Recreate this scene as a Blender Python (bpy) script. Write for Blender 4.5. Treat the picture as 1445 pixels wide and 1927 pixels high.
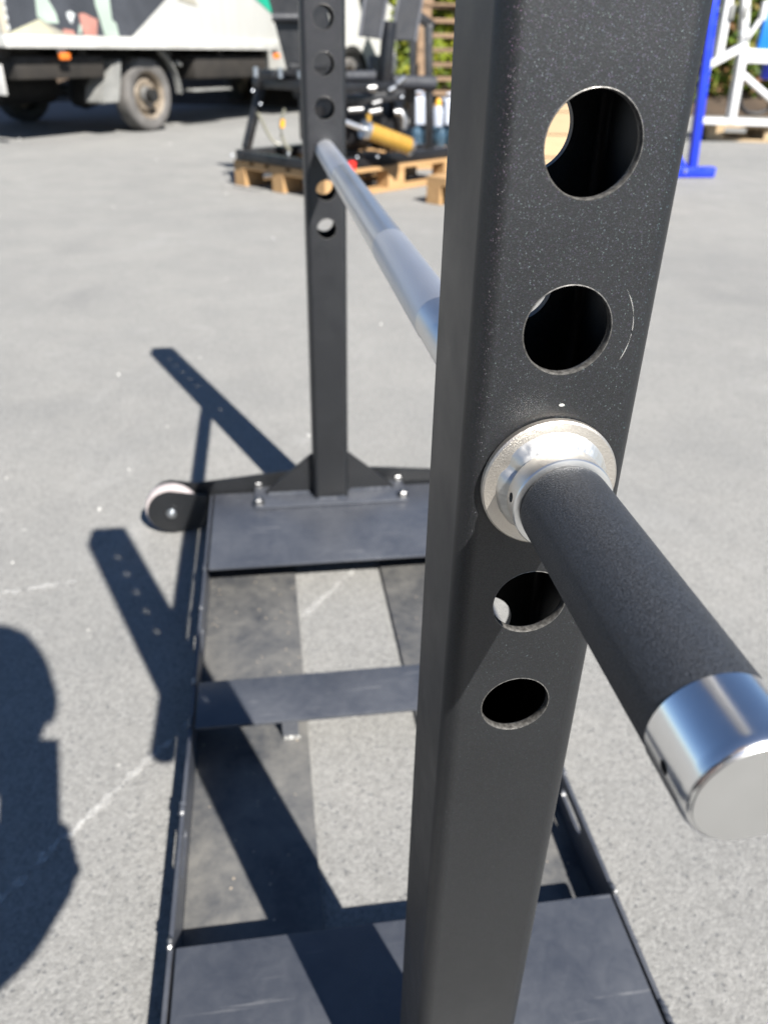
import bpy, bmesh, math, random
from mathutils import Vector, Matrix
R_ = math.radians
sc = bpy.context.scene
for o in list(bpy.data.objects): bpy.data.objects.remove(o)
C = sc.collection

# ------------------------------------------------------------------ camera
H = 0.76
F_PX, YAW, PITCH, ROLL = 1481.47, 0.1528, 0.5353, 0.0214
PW, PH = 1445.0, 1927.0
def w2c():
    ca, sa = math.cos(YAW), math.sin(YAW); cb, sb = math.cos(PITCH), math.sin(PITCH); cc, sn = math.cos(ROLL), math.sin(ROLL)
    B = Matrix(((1,0,0),(0,0,-1),(0,1,0))); Rz = Matrix(((ca,-sa,0),(sa,ca,0),(0,0,1)))
    Rx = Matrix(((1,0,0),(0,cb,-sb),(0,sb,cb))); Rr = Matrix(((cc,-sn,0),(sn,cc,0),(0,0,1)))
    return Rr @ Rx @ B @ Rz
W2C = w2c(); C2W = W2C.transposed()
cam_r, cam_u, cam_f = C2W @ Vector((1,0,0)), C2W @ Vector((0,-1,0)), C2W @ Vector((0,0,1))
CAM = Vector((0,0,H))
cd = bpy.data.cameras.new('camera'); cam = bpy.data.objects.new('camera', cd); C.objects.link(cam)
M = Matrix((cam_r, cam_u, -cam_f)).transposed().to_4x4(); M.translation = CAM
cam.matrix_world = M
cd.sensor_fit = 'VERTICAL'; cd.sensor_height = 36.0; cd.lens = F_PX/PH*36.0
cd.clip_start = 0.002; cd.clip_end = 1000
cd.dof.use_dof = True; cd.dof.focus_distance = 0.285; cd.dof.aperture_fstop = 13.0
sc.camera = cam

# ------------------------------------------------------------------ sky, sun, exposure
SUN_EL = R_(43.4); SUN_H = Vector((0.379, -0.925, 0)).normalized()
SUN = Vector((SUN_H.x*math.cos(SUN_EL), SUN_H.y*math.cos(SUN_EL), math.sin(SUN_EL)))
wd = bpy.data.worlds.new('World'); sc.world = wd; wd.use_nodes = True
nt = wd.node_tree; bg = nt.nodes['Background']
sk = nt.nodes.new('ShaderNodeTexSky'); sk.sky_type = 'NISHITA'; sk.sun_disc = False
sk.sun_elevation = SUN_EL; sk.sun_rotation = math.atan2(SUN_H.x, SUN_H.y)
sk.air_density = 0.8; sk.dust_density = 0.0; sk.ozone_density = 4.0
nt.links.new(sk.outputs[0], bg.inputs[0]); bg.inputs[1].default_value = 0.05
sl = bpy.data.lights.new('sun', 'SUN'); sl.energy = 5.0; sl.angle = R_(0.53); sl.color = (1.0, 0.96, 0.90)
so = bpy.data.objects.new('sun', sl); C.objects.link(so)
so.rotation_euler = (-SUN).to_track_quat('-Z', 'Y').to_euler(); so.location = (2, -4, 5)
vs = sc.view_settings; vs.view_transform = 'Standard'; vs.look = 'None'; vs.gamma = 1.0; vs.use_curve_mapping = False
vs.exposure = 1.5

# pixel of the photograph -> point on a plane of the place
def ray(px, py): return C2W @ Vector((px-PW/2, py-PH/2, F_PX))
def at_z(px, py, z=0.0): d = ray(px, py); return CAM + d*((z-H)/d.z)
def at_y(px, py, y): d = ray(px, py); return CAM + d*(y/d.y)

# ------------------------------------------------------------------ material helpers
class NT:
    def __init__(s, name):
        s.m = bpy.data.materials.new(name); s.m.use_nodes = True; s.t = s.m.node_tree; s.n = s.t.nodes
        s.b = s.n['Principled BSDF']; s.out = s.n['Material Output']
        s._c = None
    def node(s, typ, **k):
        x = s.n.new(typ)
        for a, v in k.items(): setattr(x, a, v)
        return x
    def link(s, a, b): s.t.links.new(a, b)
    def coord(s, kind='Object'):
        if s._c is None: s._c = s.node('ShaderNodeTexCoord')
        return s._c.outputs[kind]
    def pos(s): return s.node('ShaderNodeNewGeometry').outputs['Position']
    def noise(s, scale, detail=4, rough=.55, vec=None, dist=0):
        x = s.node('ShaderNodeTexNoise'); x.inputs['Scale'].default_value = scale; x.inputs['Detail'].default_value = detail
        x.inputs['Roughness'].default_value = rough; x.inputs['Distortion'].default_value = dist
        s.link(vec or s.coord(), x.inputs['Vector']); return x
    def vor(s, scale, vec=None, feature='F1'):
        x = s.node('ShaderNodeTexVoronoi', feature=feature); x.inputs['Scale'].default_value = scale
        s.link(vec or s.coord(), x.inputs['Vector']); return x
    def ramp(s, fac, stops):
        x = s.node('ShaderNodeValToRGB'); e = x.color_ramp.elements
        while len(e) < len(stops): e.new(.5)
        for i, (p, c) in enumerate(stops):
            e[i].position = p; e[i].color = (c, c, c, 1) if not hasattr(c, '__len__') else (*c, 1)
        s.link(fac, x.inputs[0]); return x.outputs[0]
    def mix(s, fac, a, b, mode='MIX'):
        x = s.node('ShaderNodeMix', data_type='RGBA', blend_type=mode)
        for sock, v in ((x.inputs[0], fac), (x.inputs[6], a), (x.inputs[7], b)):
            if hasattr(v, 'is_output'): s.link(v, sock)
            elif hasattr(v, '__len__'): sock.default_value = (*v, 1) if len(v) == 3 else v
            else: sock.default_value = v
        return x.outputs[2]
    def math(s, op, a, b=0.0):
        x = s.node('ShaderNodeMath', operation=op)
        for sock, v in ((x.inputs[0], a), (x.inputs[1], b)):
            if hasattr(v, 'is_output'): s.link(v, sock)
            else: sock.default_value = v
        return x.outputs[0]
    def bump(s, h, strength=.3, dist=.001, normal=None):
        x = s.node('ShaderNodeBump'); x.inputs['Strength'].default_value = strength; x.inputs['Distance'].default_value = dist
        s.link(h, x.inputs['Height'])
        if normal: s.link(normal, x.inputs['Normal'])
        return x.outputs[0]
    def set(s, **k):
        nm = dict(color='Base Color', rough='Roughness', metal='Metallic', spec='Specular IOR Level', normal='Normal', alpha='Alpha',
                  trans='Transmission Weight', coat='Coat Weight', coat_rough='Coat Roughness', ior='IOR')
        for a, v in k.items():
            sock = s.b.inputs[nm[a]]
            if hasattr(v, 'is_output'): s.link(v, sock)
            elif hasattr(v, '__len__'): sock.default_value = (*v, 1)
            else: sock.default_value = v
        return s

MAT = {}
def simple(name, col, rough=.5, metal=0, var=.25, scale=14, bump=.0, bscale=200, bdist=.0006, rvar=.12, **k):
    """plain material with a little tone and gloss variation"""
    t = NT(name); nz = t.noise(scale, 5)
    lo = tuple(c*(1-var) for c in col); hi = tuple(min(1, c*(1+var)) for c in col)
    t.set(color=t.ramp(nz.outputs[0], [(.3, lo), (.7, hi)]), metal=metal, **k)
    n2 = t.noise(scale*2.3, 4)
    t.set(rough=t.ramp(n2.outputs[0], [(.3, max(.02, rough-rvar)), (.7, min(1, rough+rvar))]))
    if bump: t.set(normal=t.bump(t.noise(bscale, 3).outputs[0], bump, bdist))
    MAT[name] = t.m; return t.m

# textured black powder coat with fine metallic flakes
def powder(name, base, rough, flake=.5):
    t = NT(name); v = t.vor(3600); n = t.noise(2400, 2); big = t.noise(9, 4)
    t.set(color=t.ramp(big.outputs[0], [(.3, tuple(c*.85 for c in base)), (.7, tuple(c*1.2 for c in base))]),
          rough=t.ramp(t.noise(30, 4).outputs[0], [(.3, rough-.05), (.7, rough+.06)]), spec=.5)
    nb = t.bump(n.outputs[0], .35, .00016); t.set(normal=nb)
    # flakes: cells with a random tilt
    g = t.node('ShaderNodeNewGeometry')
    sub = t.node('ShaderNodeVectorMath', operation='SUBTRACT'); t.link(v.outputs['Color'], sub.inputs[0]); sub.inputs[1].default_value = (.5, .5, .5)
    scl = t.node('ShaderNodeVectorMath', operation='SCALE'); t.link(sub.outputs[0], scl.inputs[0]); scl.inputs['Scale'].default_value = .95
    add = t.node('ShaderNodeVectorMath', operation='ADD'); t.link(scl.outputs[0], add.inputs[0]); t.link(g.outputs['Normal'], add.inputs[1])
    nrm = t.node('ShaderNodeVectorMath', operation='NORMALIZE'); t.link(add.outputs[0], nrm.inputs[0])
    gl = t.node('ShaderNodeBsdfAnisotropic'); gl.inputs['Roughness'].default_value = .48
    t.link(nrm.outputs[0], gl.inputs['Normal'])
    hue = t.mix(.4, (.55, .56, .58), v.outputs['Color']); t.link(hue, gl.inputs['Color'])
    wn = t.node('ShaderNodeTexWhiteNoise', noise_dimensions='3D'); t.link(v.outputs['Position'], wn.inputs['Vector'])
    mask = t.math('MULTIPLY', t.math('GREATER_THAN', wn.outputs['Value'], .42), flake*.036)
    ms = t.node('ShaderNodeMixShader'); t.link(mask, ms.inputs[0]); t.link(t.b.outputs[0], ms.inputs[1]); t.link(gl.outputs[0], ms.inputs[2])
    t.link(ms.outputs[0], t.out.inputs[0]); MAT[name] = t.m
powder('powder_black', (.0052, .0058, .0066), .45, .55)

def deck_paint():
    t = NT('deck_paint'); p = t.pos()
    a = t.noise(14, 6, .6, p); b = t.noise(55, 5, .65, p, 1.2); c = t.noise(420, 2, .5, p)
    smud = t.ramp(t.math('ADD', t.math('MULTIPLY', a.outputs[0], .6), t.math('MULTIPLY', b.outputs[0], .4)), [(.38, 0.), (.66, 1.)])
    sc_ = None
    for ang, q in ((.35, 0.), (-.9, 7.)):
        mp = t.node('ShaderNodeMapping'); t.link(p, mp.inputs[0]); mp.inputs['Rotation'].default_value = (0, 0, ang); mp.inputs['Scale'].default_value = (9, 260, 9); mp.inputs['Location'].default_value = (q, q, 0)
        k = t.math('MULTIPLY', t.ramp(t.noise(1.0, 2, .5, mp.outputs[0]).outputs[0], [(.66, 0.), (.72, 1.)]), t.ramp(t.noise(17+q, 3, .5, p).outputs[0], [(.5, 0.), (.62, .5)]))
        sc_ = k if sc_ is None else t.math('ADD', sc_, k)
    dc = t.mix(smud, (.035, .039, .049), (.058, .062, .072))
    t.set(color=t.mix(sc_, dc, (.16, .16, .165)), rough=t.ramp(smud, [(0, .34), (1, .48)]), spec=.65,
          normal=t.bump(c.outputs[0], .16, .0004))
    MAT['deck_paint'] = t.m
    # dusty lower plates
    t = NT('dusty_plate'); p = t.pos()
    a = t.noise(11, 6, .62, p, .6); b = t.noise(70, 5, .7, p); c = t.noise(300, 2, .5, p)
    d = t.ramp(t.math('ADD', t.math('MULTIPLY', a.outputs[0], .65), t.math('MULTIPLY', b.outputs[0], .35)), [(.36, 0.), (.62, 1.)])
    cr = t.vor(170, p); wq = t.node('ShaderNodeTexWhiteNoise', noise_dimensions='3D'); t.link(cr.outputs['Position'], wq.inputs['Vector'])
    crumb = t.math('MULTIPLY', t.math('LESS_THAN', cr.outputs['Distance'], .22), t.math('GREATER_THAN', wq.outputs['Value'], .955))
    pc_ = t.mix(d, (.040, .043, .049), (.112, .109, .102))
    t.set(color=t.mix(crumb, pc_, (.30, .25, .19)), rough=t.ramp(d, [(0, .34), (1, .62)]), normal=t.bump(c.outputs[0], .2, .0005))
    MAT['dusty_plate'] = t.m
deck_paint()

def asphalt():
    t = NT('asphalt'); p = t.pos()
    big = t.noise(.55, 6, .6, p, .4); mid = t.noise(4.5, 5, .6, p); gr = t.vor(260, p); gr2 = t.vor(620, p); fine = t.noise(420, 4, .62, p, .8)
    base = t.ramp(big.outputs[0], [(.32, (.160, .160, .155)), (.5, (.194, .192, .183)), (.7, (.226, .222, .209))])
    base = t.mix(.5, base, t.ramp(mid.outputs[0], [(.3, (.168, .168, .162)), (.72, (.230, .225, .211))]))
    stone = t.ramp(gr.outputs['Color'], [(0., .78), (.5, 1.), (1., 1.18)])
    base = t.mix(1.0, base, stone, 'MULTIPLY')
    stone2 = t.ramp(gr2.outputs['Color'], [(0., .84), (1., 1.16)])
    base = t.mix(1.0, base, stone2, 'MULTIPLY')
    # pale dusty smears and small white flecks
    sm = t.ramp(t.noise(2.6, 6, .7, p, 1.4).outputs[0], [(.56, 0.), (.76, .5)])
    base = t.mix(sm, base, (.27, .268, .258))
    fk = t.vor(26, p); fkn = t.noise(160, 2, .5, p)
    wn = t.node('ShaderNodeTexWhiteNoise', noise_dimensions='3D'); t.link(fk.outputs['Position'], wn.inputs['Vector'])
    m1 = t.math('LESS_THAN', t.math('ADD', fk.outputs['Distance'], t.math('MULTIPLY', fkn.outputs[0], .12)), .15)
    m2 = t.math('GREATER_THAN', wn.outputs['Value'], .965)
    base = t.mix(t.math('MULTIPLY', t.math('MULTIPLY', m1, m2), .45), base, (.46, .45, .42))
    # dark binder pits between the stones
    pv = t.vor(120, p); wp_ = t.node('ShaderNodeTexWhiteNoise', noise_dimensions='3D'); t.link(pv.outputs['Position'], wp_.inputs['Vector'])
    pd = t.math('ADD', pv.outputs['Distance'], t.math('MULTIPLY', fine.outputs[0], .35))
    pm_ = t.math('MULTIPLY', t.ramp(pd, [(.30, 1.), (.46, 0.)]), t.math('GREATER_THAN', wp_.outputs['Value'], .45))
    base = t.mix(t.math('MULTIPLY', pm_, .55), base, (.085, .09, .096))
    st = t.ramp(t.noise(1.1, 7, .68, p, .8).outputs[0], [(.56, 0.), (.70, .30)])
    base = t.mix(st, base, (.115, .115, .115))
    pit = t.math('SUBTRACT', 1.0, gr.outputs['Distance'])
    hsum = t.math('ADD', t.math('MULTIPLY', pit, .35), t.math('SUBTRACT', t.math('MULTIPLY', fine.outputs[0], 1.0), t.math('MULTIPLY', pm_, .5)))
    t.set(color=base, rough=.82, spec=.35, normal=t.bump(hsum, .65, .0026))
    MAT['asphalt'] = t.m
asphalt()

def wood(name, col, dark):
    t = NT(name); mp = t.node('ShaderNodeMapping'); t.link(t.coord(), mp.inputs[0]); mp.inputs['Scale'].default_value = (2.5, 40, 40)
    a = t.noise(1.6, 6, .6, mp.outputs[0], 1.0); b = t.noise(5, 3)
    oi = t.node('ShaderNodeObjectInfo')
    cc = t.mix(t.ramp(a.outputs[0], [(.35, 0.), (.7, 1.)]), dark, col)
    cc = t.mix(t.math('MULTIPLY', oi.outputs['Random'], .55), cc, tuple(c*.62 for c in col))
    t.set(color=cc, rough=.72, normal=t.bump(a.outputs[0], .3, .002)); MAT[name] = t.m
wood('new_wood', (.43, .27, .125), (.30, .17, .07))
wood('old_wood', (.26, .17, .10), (.12, .072, .04))
wood('pale_ply', (.43, .32, .19), (.35, .245, .14))

def hammered(name, col, rough, bs, bstr, bd, metal=1):
    t = NT(name); a = t.noise(bs, 3, .6); b = t.noise(20, 4)
    t.set(color=t.ramp(b.outputs[0], [(.3, tuple(c*.88 for c in col)), (.7, col)]), rough=t.ramp(b.outputs[0], [(.3, rough-.04), (.7, rough+.06)]),
          metal=metal, normal=t.bump(a.outputs[0], bstr, bd)); MAT[name] = t.m
hammered('polished_aluminium', (.90, .90, .90), .21, 900, .02, .0001)
hammered('satin_aluminium', (.78, .78, .77), .30, 900, .1, .0002)
hammered('cap_face', (.80, .80, .79), .30, 1200, .08, .0002)
hammered('plated_steel', (.57, .53, .475), .46, 1700, .45, .0004)
hammered('weld_metal', (.66, .65, .62), .44, 260, .22, .0006)
simple('knurled_steel', (.60, .61, .63), .50, 1, .04, 3, .4, 1500, .0003, rvar=.03)
simple('ground_steel', (.68, .68, .68), .37, 1, .03, 3, rvar=.03)
hammered('bolt_steel', (.24, .24, .24), .42, 500, .1, .0003)
hammered('dull_steel', (.30, .30, .30), .42, 300, .1, .0003)
hammered('zinc', (.50, .52, .54), .34, 500, .1, .0003)
simple('grip_rubber', (.017, .0195, .0245), .55, 0, .85, 1700, .8, 1500, .0005, spec=.55)
simple('black_satin', (.012, .0125, .0135), .40, 0, .3, 10, .2, 400, .0004)
simple('frame_black', (0.0085, 0.0087, 0.01), .42, 0, .3, 6)
simple('worn_edge', (.10, .096, .09), .45, .4, .6, 500)
simple('void', (.004, .004, .004), .9)
simple('tread_white', (0.36, 0.32, 0.315), .55, 0, .15, 60)
simple('rubber', (.035, .034, .033), .85, 0, .3, 8, .3, 90, .003)
simple('tyre_dusty', (0.088, 0.083, 0.078), .85, 0, .3, 9, .3, 60, .004)
simple('rim_dirty', (0.2, 0.165, 0.125), .5, .35, .45, 11)
simple('hub_grey', (0.15, 0.148, 0.142), .5, .5, .3, 20)
simple('truck_white', (0.42, 0.42, 0.4), .38, 0, .07, 3)
simple('truck_trim', (0.43, 0.425, 0.4), .40, .1, .16, 5)
simple('truck_edge_cream', (0.42, 0.38, 0.3), .5, 0, .1, 5)
simple('print_dark', (0.04, 0.043, 0.05), .35, 0, .25, 4)
simple('print_sage', (0.3, 0.36, 0.31), .4, 0, .1, 6)
simple('print_pink', (0.34, 0.16, 0.13), .4, 0, .2, 7)
simple('print_cream', (0.38, 0.37, 0.27), .4, 0, .1, 5)
simple('print_taupe', (0.27, 0.255, 0.21), .4, 0, .1, 5)
simple('print_white', (0.48, 0.5, 0.5), .4, 0, .08, 5)
simple('print_green', (0.012, 0.26, 0.165), .4, 0, .08, 5)
simple('chassis_brown', (.013, .0105, .008), .8, 0, .4, 5)
simple('chassis_black', (0.008, 0.0075, 0.007), .75, 0, .3, 5)
simple('mud_grey', (0.17, 0.17, 0.16), .55, 0, .25, 7)
simple('plastic_grey', (.085, .09, .10), .6, 0, .2, 8)
simple('lamp_orange', (0.62, 0.15, 0.02), .3, 0, .1, 30)
simple('lamp_white', (0.42, 0.41, 0.39), .4, 0, .1, 30)
simple('pad_grey', (0.02, 0.0215, 0.026), .55, 0, .2, 12)
simple('pad_edge', (0.1, 0.103, 0.115), .45, 0, .15, 12)
simple('foam_black', (0.018, 0.02, 0.026), .7, 0, .2, 20)
simple('gold_anodised', (.40, .235, .045), .36, .35, .08, 10)
simple('red_plastic', (.70, .02, .012), .4)
simple('white_plastic', (.34, .37, .43), .4, 0, .05, 10)
simple('yellow_plastic', (0.6, 0.3, 0.012), .4)
simple('water_wrap', (.035, .065, .095), .25, 0, .4, 25)
simple('white_paint', (0.5, 0.5, 0.5), .32, 0, .05, 6)
simple('blue_paint', (0.008, 0.03, 0.46), .35, 0, .12, 6)
simple('azure_panel', (0.004, 0.13, 0.46), .4, 0, .08, 6)
simple('chalk', (0.34, 0.335, 0.32), .9, 0, .15, 60)
def chalk_mat():
    t = NT('chalk_streak'); p = t.pos(); t.set(color=(.55, .545, .52), rough=.95)
    k = t.math('ADD', t.math('MULTIPLY', t.noise(160, 4, .7, p).outputs[0], .6), t.math('MULTIPLY', t.noise(28, 3, .6, p).outputs[0], .4))
    t.set(alpha=t.ramp(k, [(.40, 0.), (.64, .5)])); MAT['chalk_streak'] = t.m
chalk_mat()
simple('bark', (.13, .085, .055), .9, 0, .3, 9)
simple('earth', (0.045, 0.03, 0.018), .95, 0, .4, 3)
simple('glass_dark', (.02, .025, .03), .06, 0, .1, 3)
simple('hose', (0.15, 0.145, 0.11), .35, 0, .1, 20)
simple('phone_black', (.01, .01, .012), .25)
simple('skin', (.50, .29, .21), .5, 0, .08, 20)
simple('shirt', (.045, .055, .075), .85, 0, .2, 30)
simple('trousers', (.03, .033, .04), .85, 0, .2, 30)
simple('shoe', (.05, .05, .05), .7)
simple('hair', (.03, .02, .014), .6, 0, .3, 60)
def streaky(name, col, dirt):
    t = NT(name); mp = t.node('ShaderNodeMapping'); t.link(t.coord(), mp.inputs[0]); mp.inputs['Scale'].default_value = (9, 9, .7)
    a = t.noise(2.0, 5, .6, mp.outputs[0]); b = t.noise(1.5, 4)
    k = t.math('MULTIPLY', t.ramp(a.outputs[0], [(.42, 0.), (.75, 1.)]), t.ramp(b.outputs[0], [(.3, .25), (.7, .8)]))
    t.set(color=t.mix(k, col, dirt), rough=t.ramp(b.outputs[0], [(.3, .3), (.7, .45)])); MAT[name] = t.m
streaky('truck_white', (.43, .43, .41), (.33, .32, .29))
def leafmat(name, a, b, c):
    t = NT(name); oi = t.node('ShaderNodeNewGeometry')
    rc = t.ramp(oi.outputs['Random Per Island'], [(0., a), (.55, b), (1., c)])
    t.set(color=rc, rough=.55, spec=.3)
    tr = t.node('ShaderNodeBsdfTranslucent'); t.link(rc, tr.inputs[0])
    ms = t.node('ShaderNodeMixShader'); ms.inputs[0].default_value = .3
    t.link(t.b.outputs[0], ms.inputs[1]); t.link(tr.outputs[0], ms.inputs[2]); t.link(ms.outputs[0], t.out.inputs[0]); MAT[name] = t.m
leafmat('leaf_lime', (.075, .11, .012), (.17, .21, .015), (.27, .27, .025))
leafmat('leaf_mixed', (.045, .085, .013), (.12, .17, .018), (.22, .11, .055))

# ------------------------------------------------------------------ mesh helpers
class MB:
    def __init__(s): s.bm = bmesh.new()
    def _xf(s, verts, mat):
        if mat is not None: bmesh.ops.transform(s.bm, matrix=mat, verts=verts)
        return s
    def box(s, c, d, bev=0, mat=None, seg=2):
        r = bmesh.ops.create_cube(s.bm, size=1.0); vs_ = r['verts']
        bmesh.ops.scale(s.bm, vec=d, verts=vs_)
        if bev:
            es = list({e for v in vs_ for e in v.link_edges}); q = bmesh.ops.bevel(s.bm, geom=es, offset=bev, segments=seg, affect='EDGES', profile=.5)
            vs_ = list({v for f in q['faces'] for v in f.verts} | {v for v in vs_ if v.is_valid})
        bmesh.ops.translate(s.bm, vec=c, verts=vs_)
        return s._xf(vs_, mat)
    def bar(s, a, b, w, h=None, bev=0, up=Vector((0,0,1))):
        """square tube from a to b"""
        a, b = Vector(a), Vector(b); d = b-a; L = d.length; x = d.normalized()
        y = up.cross(x); y = Vector((0,1,0)) if y.length < 1e-4 else y.normalized(); z = x.cross(y)
        m = Matrix((x, y, z)).transposed().to_4x4(); m.translation = (a+b)/2
        return s.box((0,0,0), (L, w, h or w), bev, m)
    def cyl(s, a, b, r, r2=None, n=24, caps=True):
        a, b = Vector(a), Vector(b); d = b-a
        m = Matrix.Translation((a+b)/2) @ d.to_track_quat('Z', 'Y').to_matrix().to_4x4()
        bmesh.ops.create_cone(s.bm, cap_ends=caps, segments=n, radius1=r, radius2=r if r2 is None else r2, depth=d.length, matrix=m)
        return s
    def lathe(s, prof, n=48, mat=None):
        """prof: (r, z) list spun round local z"""
        rings = []; nv = []
        for r, z in prof:
            if r < 1e-7: v = s.bm.verts.new((0,0,z)); rings.append([v]); nv.append(v)
            else:
                ring = [s.bm.verts.new((r*math.cos(2*math.pi*i/n), r*math.sin(2*math.pi*i/n), z)) for i in range(n)]; rings.append(ring); nv += ring
        for A, B in zip(rings, rings[1:]):
            for i in range(n):
                j = (i+1) % n; q = [A[i % len(A)], A[j % len(A)], B[j % len(B)], B[i % len(B)]]
                u = []
                for v in q:
                    if v not in u: u.append(v)
                if len(u) > 2: s.bm.faces.new(u)
        return s._xf(nv, mat)
    def tube(s, pts, r, n=10, caps=True):
        pts = [Vector(p) for p in pts]; rings = []; up = Vector((0,0,1))
        for i, p in enumerate(pts):
            t = (pts[min(i+1, len(pts)-1)]-pts[max(i-1, 0)]).normalized()
            x = t.cross(up); x = t.cross(Vector((1,0,0))) if x.length < .05 else x; x.normalize(); y = t.cross(x)
            rr = r[i] if hasattr(r, '__len__') else r
            rings.append([s.bm.verts.new(p + (x*math.cos(2*math.pi*k/n)+y*math.sin(2*math.pi*k/n))*rr) for k in range(n)])
        for A, B in zip(rings, rings[1:]):
            for k in range(n): s.bm.faces.new((A[k], A[(k+1)%n], B[(k+1)%n], B[k]))
        if caps: s.bm.faces.new(rings[0][::-1]); s.bm.faces.new(rings[-1])
        return s
    def prism(s, poly, o, x, y, depth, bev=0):
        """2-D outline poly in the plane (o; x, y), thickened by depth along x cross y"""
        o, x, y = Vector(o), Vector(x), Vector(y); z = x.cross(y).normalized()*depth
        A = [s.bm.verts.new(o+x*p[0]+y*p[1]) for p in poly]; B = [s.bm.verts.new(v.co+z) for v in A]; n = len(A)
        fs = [s.bm.faces.new(A[::-1]), s.bm.faces.new(B)] + [s.bm.faces.new((A[i], A[(i+1)%n], B[(i+1)%n], B[i])) for i in range(n)]
        if bev: bmesh.ops.bevel(s.bm, geom=list({e for f in fs[:2] for e in f.edges}), offset=bev, segments=2, affect='EDGES')
        return s
    def mesh(s, name, smooth=35):
        bmesh.ops.recalc_face_normals(s.bm, faces=s.bm.faces)
        me = bpy.data.meshes.new(name); s.bm.to_mesh(me); s.bm.free()
        if smooth:
            me.shade_smooth(); me.set_sharp_from_angle(angle=R_(smooth))
        return me
    def build(s, name, mat, parent=None, smooth=35): return link(name, s.mesh(name, smooth), mat, parent)
def link(name, me, mat, parent=None):
    o = bpy.data.objects.new(name, me); C.objects.link(o); o.parent = parent
    if mat and not me.materials: me.materials.append(MAT[mat])
    return o
def tag(o, label=None, cat=None, group=None, kind=None):
    if label: o['label'] = label
    if cat: o['category'] = cat
    if group: o['group'] = group
    if kind: o['kind'] = kind
    return o
def thing(name, label, cat, loc=(0,0,0), rz=0, group=None):
    o = bpy.data.objects.new(name, None); C.objects.link(o); o.location = loc; o.rotation_euler = (0,0,rz); o.empty_display_size = .1
    return tag(o, label, cat, group)
def copy_tree(o, parent=None):
    c = o.copy(); C.objects.link(c); c.parent = parent
    for ch in list(o.children): copy_tree(ch, c)
    return c
def boolean(me, cut, op='DIFFERENCE'):
    a = bpy.data.objects.new('tmp_a', me); b = bpy.data.objects.new('tmp_b', cut); C.objects.link(a); C.objects.link(b)
    md = a.modifiers.new('b', 'BOOLEAN'); md.operation = op; md.object = b; md.solver = 'EXACT'
    bpy.context.view_layer.update(); dg = bpy.context.evaluated_depsgraph_get()
    r = bpy.data.meshes.new_from_object(a.evaluated_get(dg)); bpy.data.objects.remove(a); bpy.data.objects.remove(b); return r

# ================================================================== SETTING
g = MB(); bmesh.ops.create_grid(g.bm, x_segments=8, y_segments=8, size=250); ground = g.build('asphalt_yard', 'asphalt', None, 0)
tag(ground, 'worn light grey asphalt yard with pale scuffs', 'ground', kind='structure')
# broken chalk lines drawn on the yard
random.seed(5)
def chalk_line(a, b, w, breaks):
    m = MB(); a, b = Vector((*a, .0025)), Vector((*b, .0025)); d = (b-a); n = Vector((-d.y, d.x, 0)).normalized()
    for t0, t1 in breaks:
        k = max(2, int((t1-t0)*d.length/.006)); L = []
        for i in range(k+1):
            t = t0+(t1-t0)*i/k; ww = w*(.35+random.random()*.75)*(1 if 0 < i < k else .2); off = (random.random()-.5)*w*.35
            p = a+d*t+n*off; L.append((m.bm.verts.new(p+n*ww/2), m.bm.verts.new(p-n*ww/2)))
        for p, q in zip(L, L[1:]): m.bm.faces.new((p[0], p[1], q[1], q[0]))
    return m.build('chalk_line', 'chalk_streak', ground, 0)
chalk_line((-.33, .507), (.118, 1.083), .013, [(0, .10), (.115, .40), (.42, .47), (.49, .74), (.76, 1)])
chalk_line((-.46, 1.076), (-.33, 1.10), .012, [(0, .35), (.42, .8), (.85, 1)])
chalk_line((.42, 1.10), (.60, 1.16), .006, [(0, .3), (.5, 1)])
# loose grit scattered on the yard
m = MB(); random.seed(11)
for i in range(70):
    y = .9 + 7.0*random.random()**1.8; x = (random.random()*1.5-.62)*(.55+y*.75)
    if -.14 < x < .32 and y < 1.3: continue
    s_ = .0012+.0022*random.random() + .0007*y
    r = bmesh.ops.create_icosphere(m.bm, subdivisions=1, radius=s_, matrix=Matrix.Translation((x, y, s_*.35)))
    for v in r['verts']: v.co += Vector((random.random()-.5, random.random()-.5, random.random()-.5))*s_*.5
tag(m.build('loose_grit', 'chalk'), 'pale grit crumbs scattered over the asphalt', 'grit', kind='stuff')

# ================================================================== ROLLING RACK
XU, YN, YF, WT = .093, .232, 1.220, .060
ZB, SP, RH = .630, .0534, .0143
XL, XR, ZT = -.122, .303, .055
TOP = 0.995
rack = thing('rolling_rack', 'low black steel rack with two drilled square posts on a wheeled tray base', 'rack', (XU, .74, 0))
rack_inv = Vector((-XU, -.74, 0))
def rk(mb, name, mat, parent=None, smooth=35):      # geometry given in world metres, stored relative to the rack
    bmesh.ops.translate(mb.bm, vec=rack_inv, verts=mb.bm.verts); return mb.build(name, mat, parent or rack, smooth)

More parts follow.
